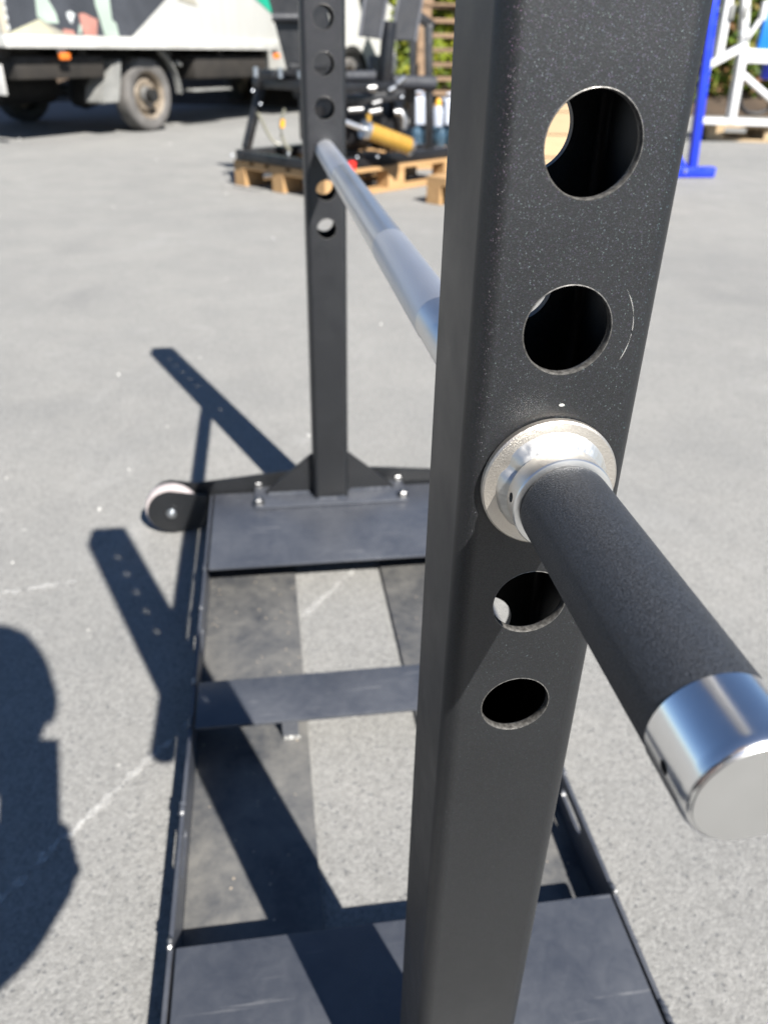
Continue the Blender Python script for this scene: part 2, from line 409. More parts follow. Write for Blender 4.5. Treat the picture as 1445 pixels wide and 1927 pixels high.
def rounded_square(w, r, n=10):
    pts = []
    for cx, cy, a0 in ((1,1,0), (-1,1,90), (-1,-1,180), (1,-1,270)):
        for i in range(n+1):
            a = R_(a0+90*i/n); pts.append((cx*(w/2-r)+r*math.cos(a), cy*(w/2-r)+r*math.sin(a)))
    return pts
def post_mesh(z0, z1):
    m = MB(); bm = m.bm; O = rounded_square(WT, .0075); I = rounded_square(WT-.007, .005)
    def ring(P, z): return [bm.verts.new((x, y, z)) for x, y in P]
    o0, o1, i0, i1 = ring(O, z0), ring(O, z1), ring(I, z0), ring(I, z1-.003); n = len(O)
    for i in range(n):
        j = (i+1) % n
        bm.faces.new((o0[i], o0[j], o1[j], o1[i])); bm.faces.new((i0[j], i0[i], i1[i], i1[j])); bm.faces.new((o0[j], o0[i], i0[i], i0[j]))
    bm.faces.new(o1); bm.faces.new(i1[::-1])
    me = m.mesh('post', 0)
    c = MB()
    for k in range(-2, 7):
        c.cyl((0, -.06, ZB+k*SP), (0, .06, ZB+k*SP), RH, n=64)
    r = boolean(me, c.mesh('cut', 0))
    for p in r.polygons:
        nn = p.normal; p.use_smooth = max(abs(nn.x), abs(nn.y), abs(nn.z)) < .9997
    # true normals on the rounded corners and hole walls
    nl = [None]*len(r.loops); k = WT/2-.0075
    for p in r.polygons:
        for li in p.loop_indices:
            v = r.vertices[r.loops[li].vertex_index].co; n = p.normal.copy()
            if p.use_smooth:
                if abs(v.x) > k-.0005 and abs(v.y) > k-.0005 and abs(n.z) < .01:
                    c = Vector((v.x-math.copysign(k, v.x), v.y-math.copysign(k, v.y), 0))
                    if c.length > .001: c.normalize(); n = c if c.dot(n) > 0 else -c
                elif abs(n.y) < .01:
                    z0_ = ZB+round((v.z-ZB)/SP)*SP; c = Vector((v.x, 0, v.z-z0_)).normalized(); n = c if c.dot(n) > 0 else -c
            nl[li] = n
    r.normals_split_custom_set(nl)
    return r
pm = post_mesh(ZT+.008, TOP); pm.materials.append(MAT['powder_black'])
posts = []
for y in (YN, YF):
    o = bpy.data.objects.new('upright_post', pm); C.objects.link(o); o.parent = rack; o.location = Vector((XU, y+WT/2, 0))+rack_inv; posts.append(o)

def lumpy(pts, r, seed, jit=.25):
    rnd = random.Random(seed); P = []; Rr = []
    n = max(6, int(sum((Vector(b)-Vector(a)).length for a, b in zip(pts, pts[1:]))/.0022))
    for i in range(n+1):
        t = i/n*(len(pts)-1); k = min(int(t), len(pts)-2); p = Vector(pts[k]).lerp(Vector(pts[k+1]), t-k)
        P.append(p); Rr.append(r*(1+jit*math.sin(i*2.1)+(rnd.random()-.5)*jit)*(.5 if i in (0, n) else 1))
    return P, Rr
def foot(post, yc, flip):
    """base plate, gussets, welds and bolts of a post; coordinates relative to the post (XU, yc)"""
    z = ZT+.003
    m = MB(); m.box((0, .0-.005*flip, z+.0025), (.272, .086, .005), .0015); bp = m.build('base_plate', 'deck_paint', post)
    for sx in (-1, 1):
        m = MB(); x0 = sx*WT/2
        m.prism([(0, 0), (sx*.085, 0), (sx*.085, .004), (sx*.004, .074), (0, .074)], (x0, -.003, z+.0055), (1,0,0), (0,0,1), -.006, .0006)
        m.build('gusset', 'powder_black', post)
        for yy in (-.0035, .0035):
            pass
        P, Rr = lumpy([(x0+sx*.004, -.0045, z+.006), (x0+sx*.082, -.0045, z+.006)], .003, 3+sx)
        MB().tube(P, Rr, 8).build('weld_bead', 'deck_paint', post)
        for yb in (-.034, .029):
            m = MB(); X = sx*.128; Mx = Matrix.Translation((X, yb, z+.005))
            m.lathe([(0, 0), (.0105, 0), (.0105, .0016), (.0100, .002), (0, .002)], 24, Mx)
            m.lathe([(.0086, .002), (.0086, .0082), (.0074, .0096), (.004, .0098), (.004, .006), (0, .006)], 6, Mx)
            m.lathe([(0, .0118), (.0030, .0118), (.0036, .0112), (.0036, .004), (0, .004)], 16, Mx)
            m.build('bolt', 'bolt_steel', post)
    P, Rr = lumpy([(-WT/2+.004, -WT/2-.001, z+.006), (WT/2-.004, -WT/2-.001, z+.006)], .0032, 9)
    MB().tube(P, Rr, 8).build('weld_bead', 'deck_paint', post)
foot(posts[1], YF, 1); foot(posts[0], YN, -1)

# side rails: angle section, upright wall with slots, wide floor flange
def rail(x, s):
    y0, y1 = .16, 1.268; t = .004
    m = MB(); m.box((x+s*t/2, (y0+y1)/2, .0045+(ZT-.0045)/2), (t, y1-y0, ZT-.0045))
    bm_ = m.mesh('side_rail', 0)
    c = MB()
    for ys in ((.52, .565), (.86, .905)):
        c.cyl((x-.02, ys[0], .036), (x+.02, ys[0], .036), .0065, n=24); c.cyl((x-.02, ys[1], .036), (x+.02, ys[1], .036), .0065, n=24)
    c1 = boolean(bm_, c.mesh('c', 0))
    c = MB()
    for ys in ((.52, .565), (.86, .905)): c.box((x, sum(ys)/2, .036), (.05, ys[1]-ys[0], .013))
    me = boolean(c1, c.mesh('c', 0))
    for v in me.vertices: v.co += rack_inv
    o = link('side_rail', me, 'deck_paint', rack)
    m = MB(); w = .138; xi = x+s*t
    m.box((xi+s*w/2, (y0+y1)/2, .0045), (w-.0005, y1-y0-.002, .004), .0008)
    rk(m, 'floor_flange', 'dusty_plate', o)
    for ys, ln in ((.30, .03), (.43, .012), (.70, .02), (.775, .012), (.575, .018), (.93, .02), (1.03, .02)):
        P, Rr = lumpy([(x+s*.0015, ys, ZT+.0005), (x+s*.0015, ys+ln, ZT+.0005)], .0028, int(ys*1000))
        rk(MB().tube(P, Rr, 7), 'weld_bead', 'bolt_steel' if ln < .015 else 'deck_paint', o)
    return o
rail(XL, 1); rail(XR, -1)
# plates across the rails
for y0, y1, nm in ((.165, .430, 'deck_plate'), (.697, .776, 'cross_plate'), (1.031, 1.266, 'deck_plate')):
    m = MB(); m.box(((XL+XR)/2, (y0+y1)/2, ZT), (XR-XL-.015, y1-y0, .005), .0012); rk(m, nm, 'deck_paint')
m = MB(); m.box((-.002, .724, .029), (.020, .014, .046)); sp = rk(m, 'support_tab', 'deck_paint')
P, Rr = lumpy([(-.012, .7155, .008), (.010, .7155, .008)], .0028, 77); rk(MB().tube(P, Rr, 8), 'weld_bead', 'weld_metal', sp)

# end plates with wheels
def end_plate(y, yw, d):
    out = [(-.332, .030), (-.330, .047), (-.318, .062), (-.300, .066)]
    poly = [(-.28, .008)] + [(-.281+.0405*math.cos(R_(a)), .045+.0405*math.sin(R_(a))) for a in range(255, 89, -15)] + \
           [(-.24, .0765), (-.10, .0905), (-.05, .0945), (.05, .0945), (.10, .0905), (.24, .0765)] + \
           [(.281+.0405*math.cos(R_(a)), .045+.0405*math.sin(R_(a))) for a in range(90, -76, -15)] + [(.28, .008)]
    m = MB(); m.prism(poly, (XU, y, 0), (1,0,0), (0,0,1), -.005, .0006); ep = rk(m, 'end_plate', 'powder_black')
    for s in (-1, 1):
        X = XU+s*.281
        # outer fork cheek
        poly = [(0, -.0405)] + [(.0405*math.cos(R_(a)), .0405*math.sin(R_(a))) for a in range(270, 89, -15)] + [(.062, .030), (.062, -.030)]
        poly = [(p[0]*(1 if s < 0 else -1), p[1]) for p in poly]
        m = MB(); m.prism(poly, (X, yw-d*.017, .046), (1,0,0), (0,0,1), -.004*d, .0006); rk(m, 'wheel_cheek', 'powder_black')
        Mx = Matrix.Translation((X, yw, .046)) @ Matrix.Rotation(R_(90), 4, 'X')
        m = MB(); m.lathe([(.012, -.011), (.036, -.011), (.044, -.010), (.046, -.0065), (.046, .0065), (.044, .010), (.036, .011), (.012, .011)], 48, Mx)
        wv = rk(m, 'wheel', 'tread_white')
        m = MB(); m.lathe([(0, -.0135), (.013, -.0135), (.013, .0135), (0, .0135)], 24, Mx); rk(m, 'hub', 'black_satin', wv)
        m = MB(); m.lathe([(0, .0295), (.0035, .0295), (.004, .028), (.004, .0255), (.0072, .0255), (.0072, .0215), (.0088, .0213), (.0088, .0205), (0, .0205)], 18, Mx if d > 0 else Mx @ Matrix.Rotation(R_(180), 4, 'X'))
        rk(m, 'axle_bolt', 'zinc', wv)
end_plate(1.2735, 1.247, 1)

# ================================================================== GRIP BAR
bar = thing('grip_bar', 'long steel bar with knurled bands, welded flange and black grip running through the posts', 'bar', (XU, YN, ZB))
Ry = Matrix.Rotation(R_(90), 4, 'X')                      # local z of a lathe -> -y (towards the camera end)
def bl(prof, name, mat, n=64, parent=None):               # prof in (radius, y measured from the camera; increasing away)
    m = MB(); m.lathe([(r, -(y-YN)) for r, y in prof], n, Ry); return m.build(name, mat, parent or bar, 30)
RS = .0137
bl([(RS, .228), (RS, .415), (RS+.0002, .4155)], 'shaft', 'ground_steel')
bl([(RS, .4155), (RS+.0004, .417), (RS+.0004, .597), (RS, .5985)], 'knurled_band', 'knurled_steel')
bl([(RS, .5985), (RS, .960)], 'shaft', 'ground_steel')
bl([(RS, .960), (RS+.0004, .962), (RS+.0004, 1.2185), (RS, 1.2195)], 'knurled_band', 'knurled_steel')
bl([(RS, 1.2195), (RS, 1.295), (RS-.001, 1.296), (0, 1.296)], 'shaft', 'ground_steel')
bl([(.0172, YF+WT+.0005), (.0215, YF+WT+.0005), (.0215, YF+WT+.011), (.020, YF+WT+.012), (RS, YF+WT+.012)], 'retaining_collar', 'black_satin')
fl = bl([(RS, YN-.0004), (.0232, YN-.0004), (.0240, YN-.0010), (.0240, YN-.0032), (.0234, YN-.0038), (.0150, YN-.0038)], 'flange', 'plated_steel', 72)
# weld round the bar on the flange: an uneven fillet with overlapping ripples and a crater
from mathutils import noise as mnoise
m = MB(); n = 300; vr = []
for i in range(n):
    a = 2*math.pi*i/n; row = []
    fat = .5+.5*math.sin(a+.9); crater = math.exp(-((a-R_(152))/.16)**2)
    rip = abs(math.sin(a*21+1.5*math.sin(a*4)))
    for k in range(13):
        t = k/12; q = Vector((math.cos(a)*2.2, math.sin(a)*2.2, t*1.3)); nz = mnoise.noise(q*2.2)*.6+mnoise.noise(q*6)*.3
        rr = .0134+(.0058+.0011*fat-.0016*crater)*t + .0003*nz
        yy = .0037+(.0062+.0006*fat-.0022*crater)*(1-t)**(.75+.35*fat) + (.00035*nz+.00006*rip)*math.sin(t*math.pi)
        row.append(m.bm.verts.new((rr*math.cos(a), -yy, rr*math.sin(a))))
    vr.append(row)
for i in range(n):
    for k in range(12): m.bm.faces.new((vr[i][k], vr[(i+1)%n][k], vr[(i+1)%n][k+1], vr[i][k+1]))
m.build('weld_bead', 'weld_metal', fl, 80)
def drilled(prof, name, mat, yh, rh, ang):
    m = MB(); m.lathe([(r, -(y-YN)) for r, y in prof], 96, Ry); me = m.mesh(name, 0)
    c = MB(); d = Vector((math.cos(ang), 0, math.sin(ang))); c.cyl(d*.0125+Vector((0, yh-YN, 0)), d*.022+Vector((0, yh-YN, 0)), rh, n=32)
    r = boolean(me, c.mesh('c', 0)); r.shade_smooth(); r.set_sharp_from_angle(angle=R_(28)); o = link(name, r, mat, bar)
    m = MB(); m.cyl(d*.0127+Vector((0, yh-YN, 0)), d*.0138+Vector((0, yh-YN, 0)), rh*.98, n=20); m.build('set_screw', 'void', o)
    return o
drilled([(.0120, .2225), (.0166, .2225), (.0171, .2220), (.0171, .2146), (.0168, .2141), (.0156, .2139), (.0120, .2139), (.0120, .2225)], 'collar_ring', 'satin_aluminium', .2184, .0017, R_(174))
gp = bl([(.0120, .2137), (.0147, .2137), (.0151, .2128), (.0152, .211), (.0152, .1162), (.0120, .1162)], 'grip', 'grip_rubber', 96)
cap = drilled([(.0100, .1161), (.0149, .1161), (.0155, .1157), (.0155, .1000), (.0154, .0988), (.0151, .0976), (.0147, .0968), (.0143, .0965), (.0141, .0965), (.0141, .0980), (.0100, .0980), (.0100, .1161)], 'end_cap', 'polished_aluminium', .1062, .00165, R_(183))
bl([(.01405, .0978), (.01405, .0965), (.0138, .0962), (0, .0962)], 'cap_face', 'cap_face', 64, cap)
# small bare chips in the post's coat
for (x, z, w, h, rot) in ((.0945, .6583, .0010, .0005, 0),):
    m = MB(); m.lathe([(0, .0003), (1, .0002), (1.05, 0)], 9, Matrix.Translation((x-XU, -WT/2-.0001, z)) @ Matrix.Rotation(R_(90), 4, 'X') @ Matrix.Diagonal((w, h, 1, 1)))
    m.build('paint_chip', 'chalk', posts[0])
P = [(.0215*math.cos(R_(a)), -WT/2-.00005, .0535+.0215*math.sin(R_(a))+ZB) for a in range(-28, 40, 4)]
MB().tube(P, [.00001+.00011*abs(math.sin(i*.55+.6))*(.3+.7*(i%5 != 0)) for i in range(len(P))], 5).build('scratch', 'chalk', posts[0])

# worn steel edges of the drilled holes
rim_me = {}
for ip, post in enumerate(posts):
    for k in range(-2, 7):
        if k == 0: continue
        if 'r' not in rim_me:
            m = MB(); m.lathe([(RH+.00035, 0), (RH+.0001, -.0001), (RH-.00012, .0002), (RH-.00014, .0030), (RH+.0001, .0034)], 64, Matrix.Rotation(R_(90), 4, 'X') @ Matrix.Rotation(R_(180), 4, 'X'))
            rim_me['r'] = m.mesh('hole_edge', 50); rim_me['r'].materials.append(MAT['worn_edge'])
        o = bpy.data.objects.new('hole_edge', rim_me['r']); C.objects.link(o); o.parent = post; o.location = (0, -WT/2, ZB+k*SP)

# ================================================================== TRUCK
TRO = at_z(292, 247); TRA = math.atan2(.8137, .5812)
truck = thing('box_truck', 'white box truck with dark printed graphic on its side and dusty wheels', 'truck', (TRO.x, TRO.y, 0), TRA)
SY = -.10                                                  # local y of the near box side
m = MB(); m.box((.225, SY+1.03, 1.70), (3.75, 2.06, 2.02), .02); boxb = m.build('cargo_box', 'truck_white', truck)
m = MB(); m.box((.225, SY-.008, .735), (3.76, .05, .09), .006); m.build('floor_trim', 'truck_trim', boxb)
m = MB(); m.box((-1.635, SY-.012, 1.70), (.045, .05, 1.84), .01); m.build('corner_post', 'truck_edge_cream', boxb)
def decal(poly, mat, lift, name='print_panel'):
    m = MB(); m.prism(poly, (0, SY-lift, 0), (1,0,0), (0,0,1), .003); m.build(name, mat, boxb, 0)
decal([(-1.61, .782), (-.275, .782), (.22, 1.08), (1.9, 2.1), (1.9, 2.6), (-1.61, 2.6)], 'print_dark', .004)
decal([(-1.60, .784), (-1.279, .885), (-1.15, .784)], 'print_cream', .007)
decal([(-1.279, .885), (-1.02, .784), (-1.147, .784)], 'print_taupe', .007)
decal([(-1.295, .90), (-1.21, .86), (-1.09, .86), (-1.10, .93), (-1.16, 1.02), (-1.14, 1.5), (-1.30, 1.5), (-1.28, 1.05)], 'print_sage', .008)
decal([(-.60, .784), (-.43, .784), (-.445, .88), (-.49, .90), (-.49, 1.02), (-.46, 1.5), (-.66, 1.5), (-.66, 1.0), (-.63, .9)], 'print_sage', .007)
decal([(-.83, .784), (-.69, .784), (-.66, .90), (-.72, .915), (-.80, .94), (-.86, .935), (-.85, .86)], 'print_pink', .0068)
decal([(-1.06, .784), (-.93, .784), (-.95, .815), (-1.05, .825)], 'print_pink', .0068)
decal([(-.985, .90), (-.95, .86), (-.92, .91), (-.90, .93), (-.95, .95), (-.99, .935)], 'print_white', .007)
decal([(-.90, .79), (-.86, .80), (-.85, .85), (-.87, .865)], 'print_sage', .0105)
for z in (.80, .865, .92, .975): decal([(-1.605, z), (-1.575, z+.008), (-1.58, z+.045), (-1.605, z+.05)], 'print_white', .0075)
decal([(1.62, 1.16), (1.93, 1.03), (2.095, .80), (2.095, 2.6), (1.62, 2.6)], 'print_green', .0045)
decal([(.40, 1.085), (.68, 1.05), (.62, 1.14), (.42, 1.16)], 'print_taupe', .0045)
# chassis
for y in (.42, 1.22):
    m = MB(); m.box((1.2, y, .56), (5.6, .09, .15), .008); m.build('chassis_rail', 'chassis_black', truck)
for x in (-1.55, -.75, .35, 1.15, 1.95):
    m = MB(); m.box((x, .93, .650), (.09, 1.80, .075)); m.build('cross_member', 'chassis_brown', truck)
m = MB(); m.box((-1.05, .25, .55), (.95, .55, .16), .01); m.build('toolbox', 'chassis_brown', truck)
m = MB(); m.box((1.25, .10, .53), (1.25, .30, .20), .03); m.build('side_tank', 'chassis_brown', truck)
m = MB(); m.cyl((0, -.05, .31), (0, 1.75, .31), .055); m.lathe([(0, -.16), (.12, -.12), (.16, 0), (.12, .12), (0, .16)], 20, Matrix.Translation((0, .86, .31))); m.build('rear_axle', 'chassis_black', truck)
for y in (.26, 1.5):
    m = MB(); m.box((.0, y, .42), (1.1, .07, .03)); m.build('leaf_spring', 'chassis_black', truck)
m = MB(); m.cyl((-1.0, .95, .36), (-.35, .95, .36), .14, n=20); m.build('silencer', 'chassis_black', truck)
m = MB(); m.box((-1.72, .93, .42), (.05, 1.75, .10), .01); m.build('rear_bumper', 'chassis_black', truck)
m = MB(); m.box((-1.70, -.02, .475), (.015, .13, .21), .004); m.build('rear_reflector', 'lamp_white', truck)
m = MB(); m.box((.86, -.02, .335), (.62, .10, .022), .004); m.build('side_step', 'mud_grey', truck)
for x in (-1.07, 2.0):
    m = MB(); m.box((x, SY+.03, .672), (.075, .03, .04), .004); lb = m.build('lamp_bracket', 'lamp_white', truck)
    m = MB(); m.box((x, SY+.005, .632), (.105, .035, .052), .012); m.build('marker_lamp', 'lamp_orange', lb)
# wheels
tyre_prof = [(.195, -.075), (.215, -.088), (.262, -.095), (.293, -.088), (.307, -.070), (.310, -.03), (.310, .03), (.307, .070), (.293, .088), (.262, .095), (.215, .088), (.195, .075)]
def tyre_mesh():
    m = MB(); m.lathe(tyre_prof, 56)
    return m.mesh('tyre', 50)
def rim_mesh():
    m = MB(); m.lathe([(.196, .078), (.205, .084), (.198, .066), (.182, .058), (.176, .0), (.160, -.005), (.135, .030), (.115, .038), (.095, .036), (.085, .03), (.06, .03)], 48)
    for i in range(10):
        a = 2*math.pi*i/10
        m.lathe([(0, .052), (.009, .050), (.011, .034), (.0, .03)], 8, Matrix.Translation((.118*math.cos(a), .118*math.sin(a), -.004)))
    for i in range(16):
        a = 2*math.pi*(i+.5)/16; m.box((0,0,0), (.028, .016, .02), .003, Matrix.Translation((.158*math.cos(a), .158*math.sin(a), .010)) @ Matrix.Rotation(a, 4, 'Z'))
    return m.mesh('rim', 40)
def hub_mesh():
    m = MB(); m.lathe([(.075, .028), (.072, .058), (.062, .075), (.03, .082), (0, .083)], 28)
    for i in range(6):
        a = 2*math.pi*i/6; m.lathe([(0, .094), (.010, .092), (.011, .07)], 6, Matrix.Translation((.046*math.cos(a), .046*math.sin(a), -.006)))
    return m.mesh('hub', 40)
tm, rm, hm = tyre_mesh(), rim_mesh(), hub_mesh()
for me, mt in ((tm, 'tyre_dusty'), (rm, 'rim_dirty'), (hm, 'hub_grey')): me.materials.append(MAT[mt])
tm2 = tm.copy(); tm2.materials.clear(); tm2.materials.append(MAT['rubber'])
def wheel(x, y, s, dusty=True):
    t = bpy.data.objects.new('wheel', tm if dusty else tm2); C.objects.link(t); t.parent = truck
    t.location = (x, y, .310); t.rotation_euler = (R_(90*s), 0, 0)
    for nm, me in (('rim', rm), ('hub', hm)):
        o = bpy.data.objects.new(nm, me); C.objects.link(o); o.parent = t
wheel(0, .095, 1); wheel(0, 1.73, -1, False); wheel(3.78, .06, 1); wheel(3.78, 1.74, -1, False)
# rear mudguard: rear flap and thin arched front edge
def arch(a0, a1, r0, r1, y0, y1, t=.012):
    m = MB(); L = []
    for i in range(15):
        k = i/14; a = R_(a0+(a1-a0)*k); r = r0+(r1-r0)*k; c_ = Vector((math.cos(a), 0, math.sin(a)))
        L.append([m.bm.verts.new(Vector((0, yy, .31))+c_*rr) for yy, rr in ((y0, r), (y1, r), (y1, r+t), (y0, r+t))])
    for A, B in zip(L, L[1:]):
        for k in range(4): m.bm.faces.new((A[k], A[(k+1)%4], B[(k+1)%4], B[k]))
    m.bm.faces.new(L[0]); m.bm.faces.new(L[-1][::-1]); return m
md = arch(0, 62, .41, .40, -.03, .04).build('mudguard', 'mud_grey', truck)
m = MB(); m.prism([(-.40, .60), (-.47, .56), (-.63, .38), (-.66, .28), (-.64, .262), (-.46, .262), (-.44, .28), (-.42, .42), (-.35, .60)], (0, -.03, 0), (1,0,0), (0,0,1), -.22, .012); m.build('mud_flap', 'mud_grey', md)
m = MB(); m.cyl((.40, 0, .58), (.47, 0, .56), .02); m.build('bracket', 'mud_grey', md)
# cab
prof = [(2.30, .45), (2.30, 2.05), (2.45, 2.15), (3.35, 2.15), (3.62, 2.06), (4.22, 1.40), (4.95, 1.22), (5.12, 1.05), (5.16, .42), (4.35, .42)] + \
       [(3.78+.40*math.cos(R_(a)), .31+.40*math.sin(R_(a))) for a in range(16, 165, 12)] + [(3.36, .42)]
m = MB(); m.prism(prof, (0, -.06, 0), (1,0,0), (0,0,1), -1.92, .02); cab = m.build('cab', 'truck_white', truck)
m = MB(); m.prism([(2.85, 1.32), (2.85, 1.98), (3.38, 1.98), (3.95, 1.42), (3.95, 1.32)], (0, -.068, 0), (1,0,0), (0,0,1), -.01); m.build('side_window', 'glass_dark', cab)
m = MB(); m.box((3.93, .90, 1.76), (.9, 1.6, .012), 0, Matrix.Translation((3.95, .9, 1.76)) @ Matrix.Rotation(R_(47.7), 4, 'Y') @ Matrix.Translation((-3.95, -.9, -1.745))); m.build('windscreen', 'glass_dark', cab)
arch_m = MB(); L = []
m = MB()
pts = [(3.78+.44*math.cos(R_(a)), .31+.44*math.sin(R_(a))) for a in range(8, 173, 8)] + [(3.78+.375*math.cos(R_(a)), .31+.375*math.sin(R_(a))) for a in range(172, 7, -8)]
m.prism(pts, (0, -.075, 0), (1,0,0), (0,0,1), -.05); m.build('wheel_arch', 'chassis_black', cab, 0)
m = MB(); m.box((4.72, .9, .52), (.95, 2.0, .24), .04); m.build('bumper', 'plastic_grey', cab)
m = MB(); m.box((3.98, -.16, 1.38), (.07, .18, .28), .02); m.build('mirror', 'chassis_black', cab)
m = MB(); m.box((2.95, -.068, .95), (.14, .02, .03), .008); m.build('door_handle', 'chassis_black', cab)
m = MB(); m.prism([(2.32, 1.05), (2.32, 1.32), (2.80, 1.32), (2.80, 1.05)], (0, -.066, 0), (1,0,0), (0,0,1), -.006); m.build('print_panel', 'print_green', cab, 0)
arch_m.bm.free()

# ================================================================== PALLETS
_pm = {}
def board_mesh(d):
    if d not in _pm:
        m = MB(); m.box((0,0,0), d, .002, None, 1); _pm[d] = m.mesh('board', 0)
    return _pm[d]
def pallet(loc, rz, label, mat, group=None, name='wooden_pallet'):
    """1.2 x 0.8 m four-way pallet, origin at a bottom corner, long side along x"""
    t = thing(name, label, 'pallet', loc, rz, group)
    def pc(nm, c, d):
        key = d+(mat,)
        if key not in _pm: _pm[key] = board_mesh(d).copy(); _pm[key].materials.append(MAT[mat])
        o = bpy.data.objects.new(nm, _pm[key]); C.objects.link(o); o.parent = t; o.location = c
    for y in (.05, .4, .75): pc('bottom_board', (.6, y, .011), (1.2, .10 if y != .4 else .1, .022))
    for y in (.05, .4, .75):
        for x in (.0725, .6, 1.1275): pc('block', (x, y, .061), (.145, .10, .078))
    for x in (.0725, .6, 1.1275): pc('stringer_board', (x, .4, .111), (.145, .80, .022))
    for y, w in ((.0725, .145), (.235, .10), (.4, .145), (.565, .10), (.7275, .145)): pc('deck_board', (.6, y, .133), (1.2, w, .022))
    return t
PC = at_z(612, 379); PR = math.atan2(.634, .773)
pallet((PC.x, PC.y, 0), PR, 'new wooden pallet carrying the black exercise machine', 'new_wood')
WP = Vector((4.42, 8.10, 0)); pallet(WP, math.atan2(-.31, .95), 'pale wooden pallet under the white exercise machine', 'pale_ply')
SPX = at_z(822, 226); ORD = ['bottom one'] + [w+' from the bottom' for w in 'second third fourth fifth sixth seventh eighth ninth tenth eleventh twelfth'.split()] + ['topmost']
for k in range(13):
    pallet((SPX.x-.25+random.uniform(-.02, .02), SPX.y-.02+random.uniform(-.02, .02), .144*k), -.06+random.uniform(-.02, .02),
           f'weathered wooden pallet, {ORD[k]} of the tall stack before the hedge', 'old_wood', 'stacked weathered pallets')

# second pallet beside it, with a plywood crate
cr0 = at_z(801, 382); pb_, pa_ = Vector((math.cos(PR), math.sin(PR), 0)), Vector((-math.sin(PR), math.cos(PR), 0))
P2 = cr0-pa_*.8
pallet((P2.x, P2.y, 0), PR, 'new wooden pallet carrying the plank crate', 'new_wood')
CRC = P2+pb_*.60+pa_*.40; CRL = CRC-Matrix.Rotation(-.1, 3, 'Z') @ Vector((.306, .234, 0))
crate = thing('wooden_crate', 'crate of pale planks standing on its own pallet', 'crate', (CRL.x, CRL.y, .1445), -.1); crate.scale = (.85, .85, 1)
def cb(c, d, nm='plank'):
    m = MB(); m.box((0,0,0), d, .002, None, 1); o = m.build(nm, 'pale_ply', crate, 0); o.location = c
for z in (.055, .165, .275):
    cb((.36, .011, z), (.72, .022, .105)); cb((.36, .539, z), (.72, .022, .105))
    cb((.011, .275, z), (.022, .505, .105)); cb((.709, .275, z), (.022, .505, .105))
for y in (.07, .205, .345, .48): cb((.36, y, .341), (.72, .13, .02), 'lid_plank')
for x in (.06, .66): cb((x, -.009, .165), (.07, .018, .325), 'batten')

# ================================================================== BLACK MACHINE
bx = Vector((math.cos(PR), math.sin(PR), 0)); by = Vector((-math.sin(PR), math.cos(PR), 0))
MO = Vector((PC.x, PC.y, .1445))
mach = thing('exercise_machine', 'black steel exercise machine with upright pads and a gold cylinder, strapped on a pallet', 'machine', MO)
def mk(mb, name, mat, parent=None, smooth=35):
    bmesh.ops.translate(mb.bm, vec=-MO, verts=mb.bm.verts); return mb.build(name, mat, parent or mach, smooth)
def L_(u, v, z): return MO + bx*u + by*v + Vector((0,0,z))
for v in (.05, .72):
    mk(MB().bar(L_(-.02, v, .03), L_(1.22, v, .03), .06, .06, .005), 'base_rail', 'frame_black')
for u in (.01, .55, 1.15):
    mk(MB().bar(L_(u, .082, .03), L_(u, .688, .03), .05, .05, .004), 'cross_rail', 'frame_black')
legs = [(L_(.04, .72, .06), L_(.16, .70, .385)), (L_(.04, .05, .06), L_(.20, .06, .385)), (L_(.72, .05, .06), L_(.62, .07, .385)), (L_(.74, .72, .06), L_(.64, .70, .385))]
for a, b in legs: mk(MB().bar(a, b, .045, .045, .004), 'leg', 'frame_black')
for a, b in (((.12, .06), (.66, .06)), ((.12, .70), (.66, .70)), ((.16, .09), (.16, .67)), ((.63, .09), (.63, .67))):
    mk(MB().bar(L_(*a, .41), L_(*b, .41), .05, .05, .004), 'table_rail', 'frame_black')
# carriage plate, levers and fittings on the table
mk(MB().box((0,0,0), (.26, .12, .05), .01, Matrix.Translation(L_(.18, .52, .46)) @ Matrix.Rotation(PR, 4, 'Z')), 'carriage_block', 'frame_black')
mk(MB().bar(L_(.12, .40, .50), L_(.36, .34, .50), .03, .03, .004), 'lever', 'frame_black')
for u, v in ((.10, .45), (.20, .40), (.05, .60)):
    p = L_(u, v, .445); mk(MB().cyl(p, p+Vector((0,0,.05)), .016), 'fitting', 'zinc')
p = at_y(397, 0, 5); 
q0, q1 = at_y(656, 168, 4.95), at_y(706, 166, 4.98); mk(MB().cyl(q0, q1, .022), 'air_cylinder', 'dull_steel')
q0, q1 = at_y(650, 144, 4.98), at_y(706, 143, 5.0); mk(MB().cyl(q0, q1, .028), 'foam_roller', 'foam_black')
q0, q1 = at_y(738, 155, 5.2), at_y(818, 157, 5.25); mk(MB().cyl(q0, q1, .040), 'foam_roller', 'foam_black')
# tall posts behind and the upper cross bar
mk(MB().bar(at_y(808, 288, 5.35), at_y(806, 46, 5.35), .045, .045, .004), 'tall_post', 'frame_black')
mk(MB().bar(at_y(776, 240, 5.30), at_y(776, 30, 5.30), .035, .035, .003), 'tall_post', 'frame_black')
mk(MB().bar(at_y(722, 168, 5.10), at_y(733, 40, 5.12), .06, .06, .005), 'tall_post', 'frame_black')
mk(MB().bar(at_y(735, 80, 5.18), at_y(784, -20, 5.22), .03, .03, .004), 'brace', 'frame_black')
mk(MB().bar(at_y(770, 18, 5.33), at_y(813, 50, 5.36), .05, .05, .004), 'top_bar', 'frame_black')
mk(MB().bar(at_y(650, 190, 5.0), at_y(760, 178, 5.05), .05, .05, .004), 'table_rail', 'frame_black')
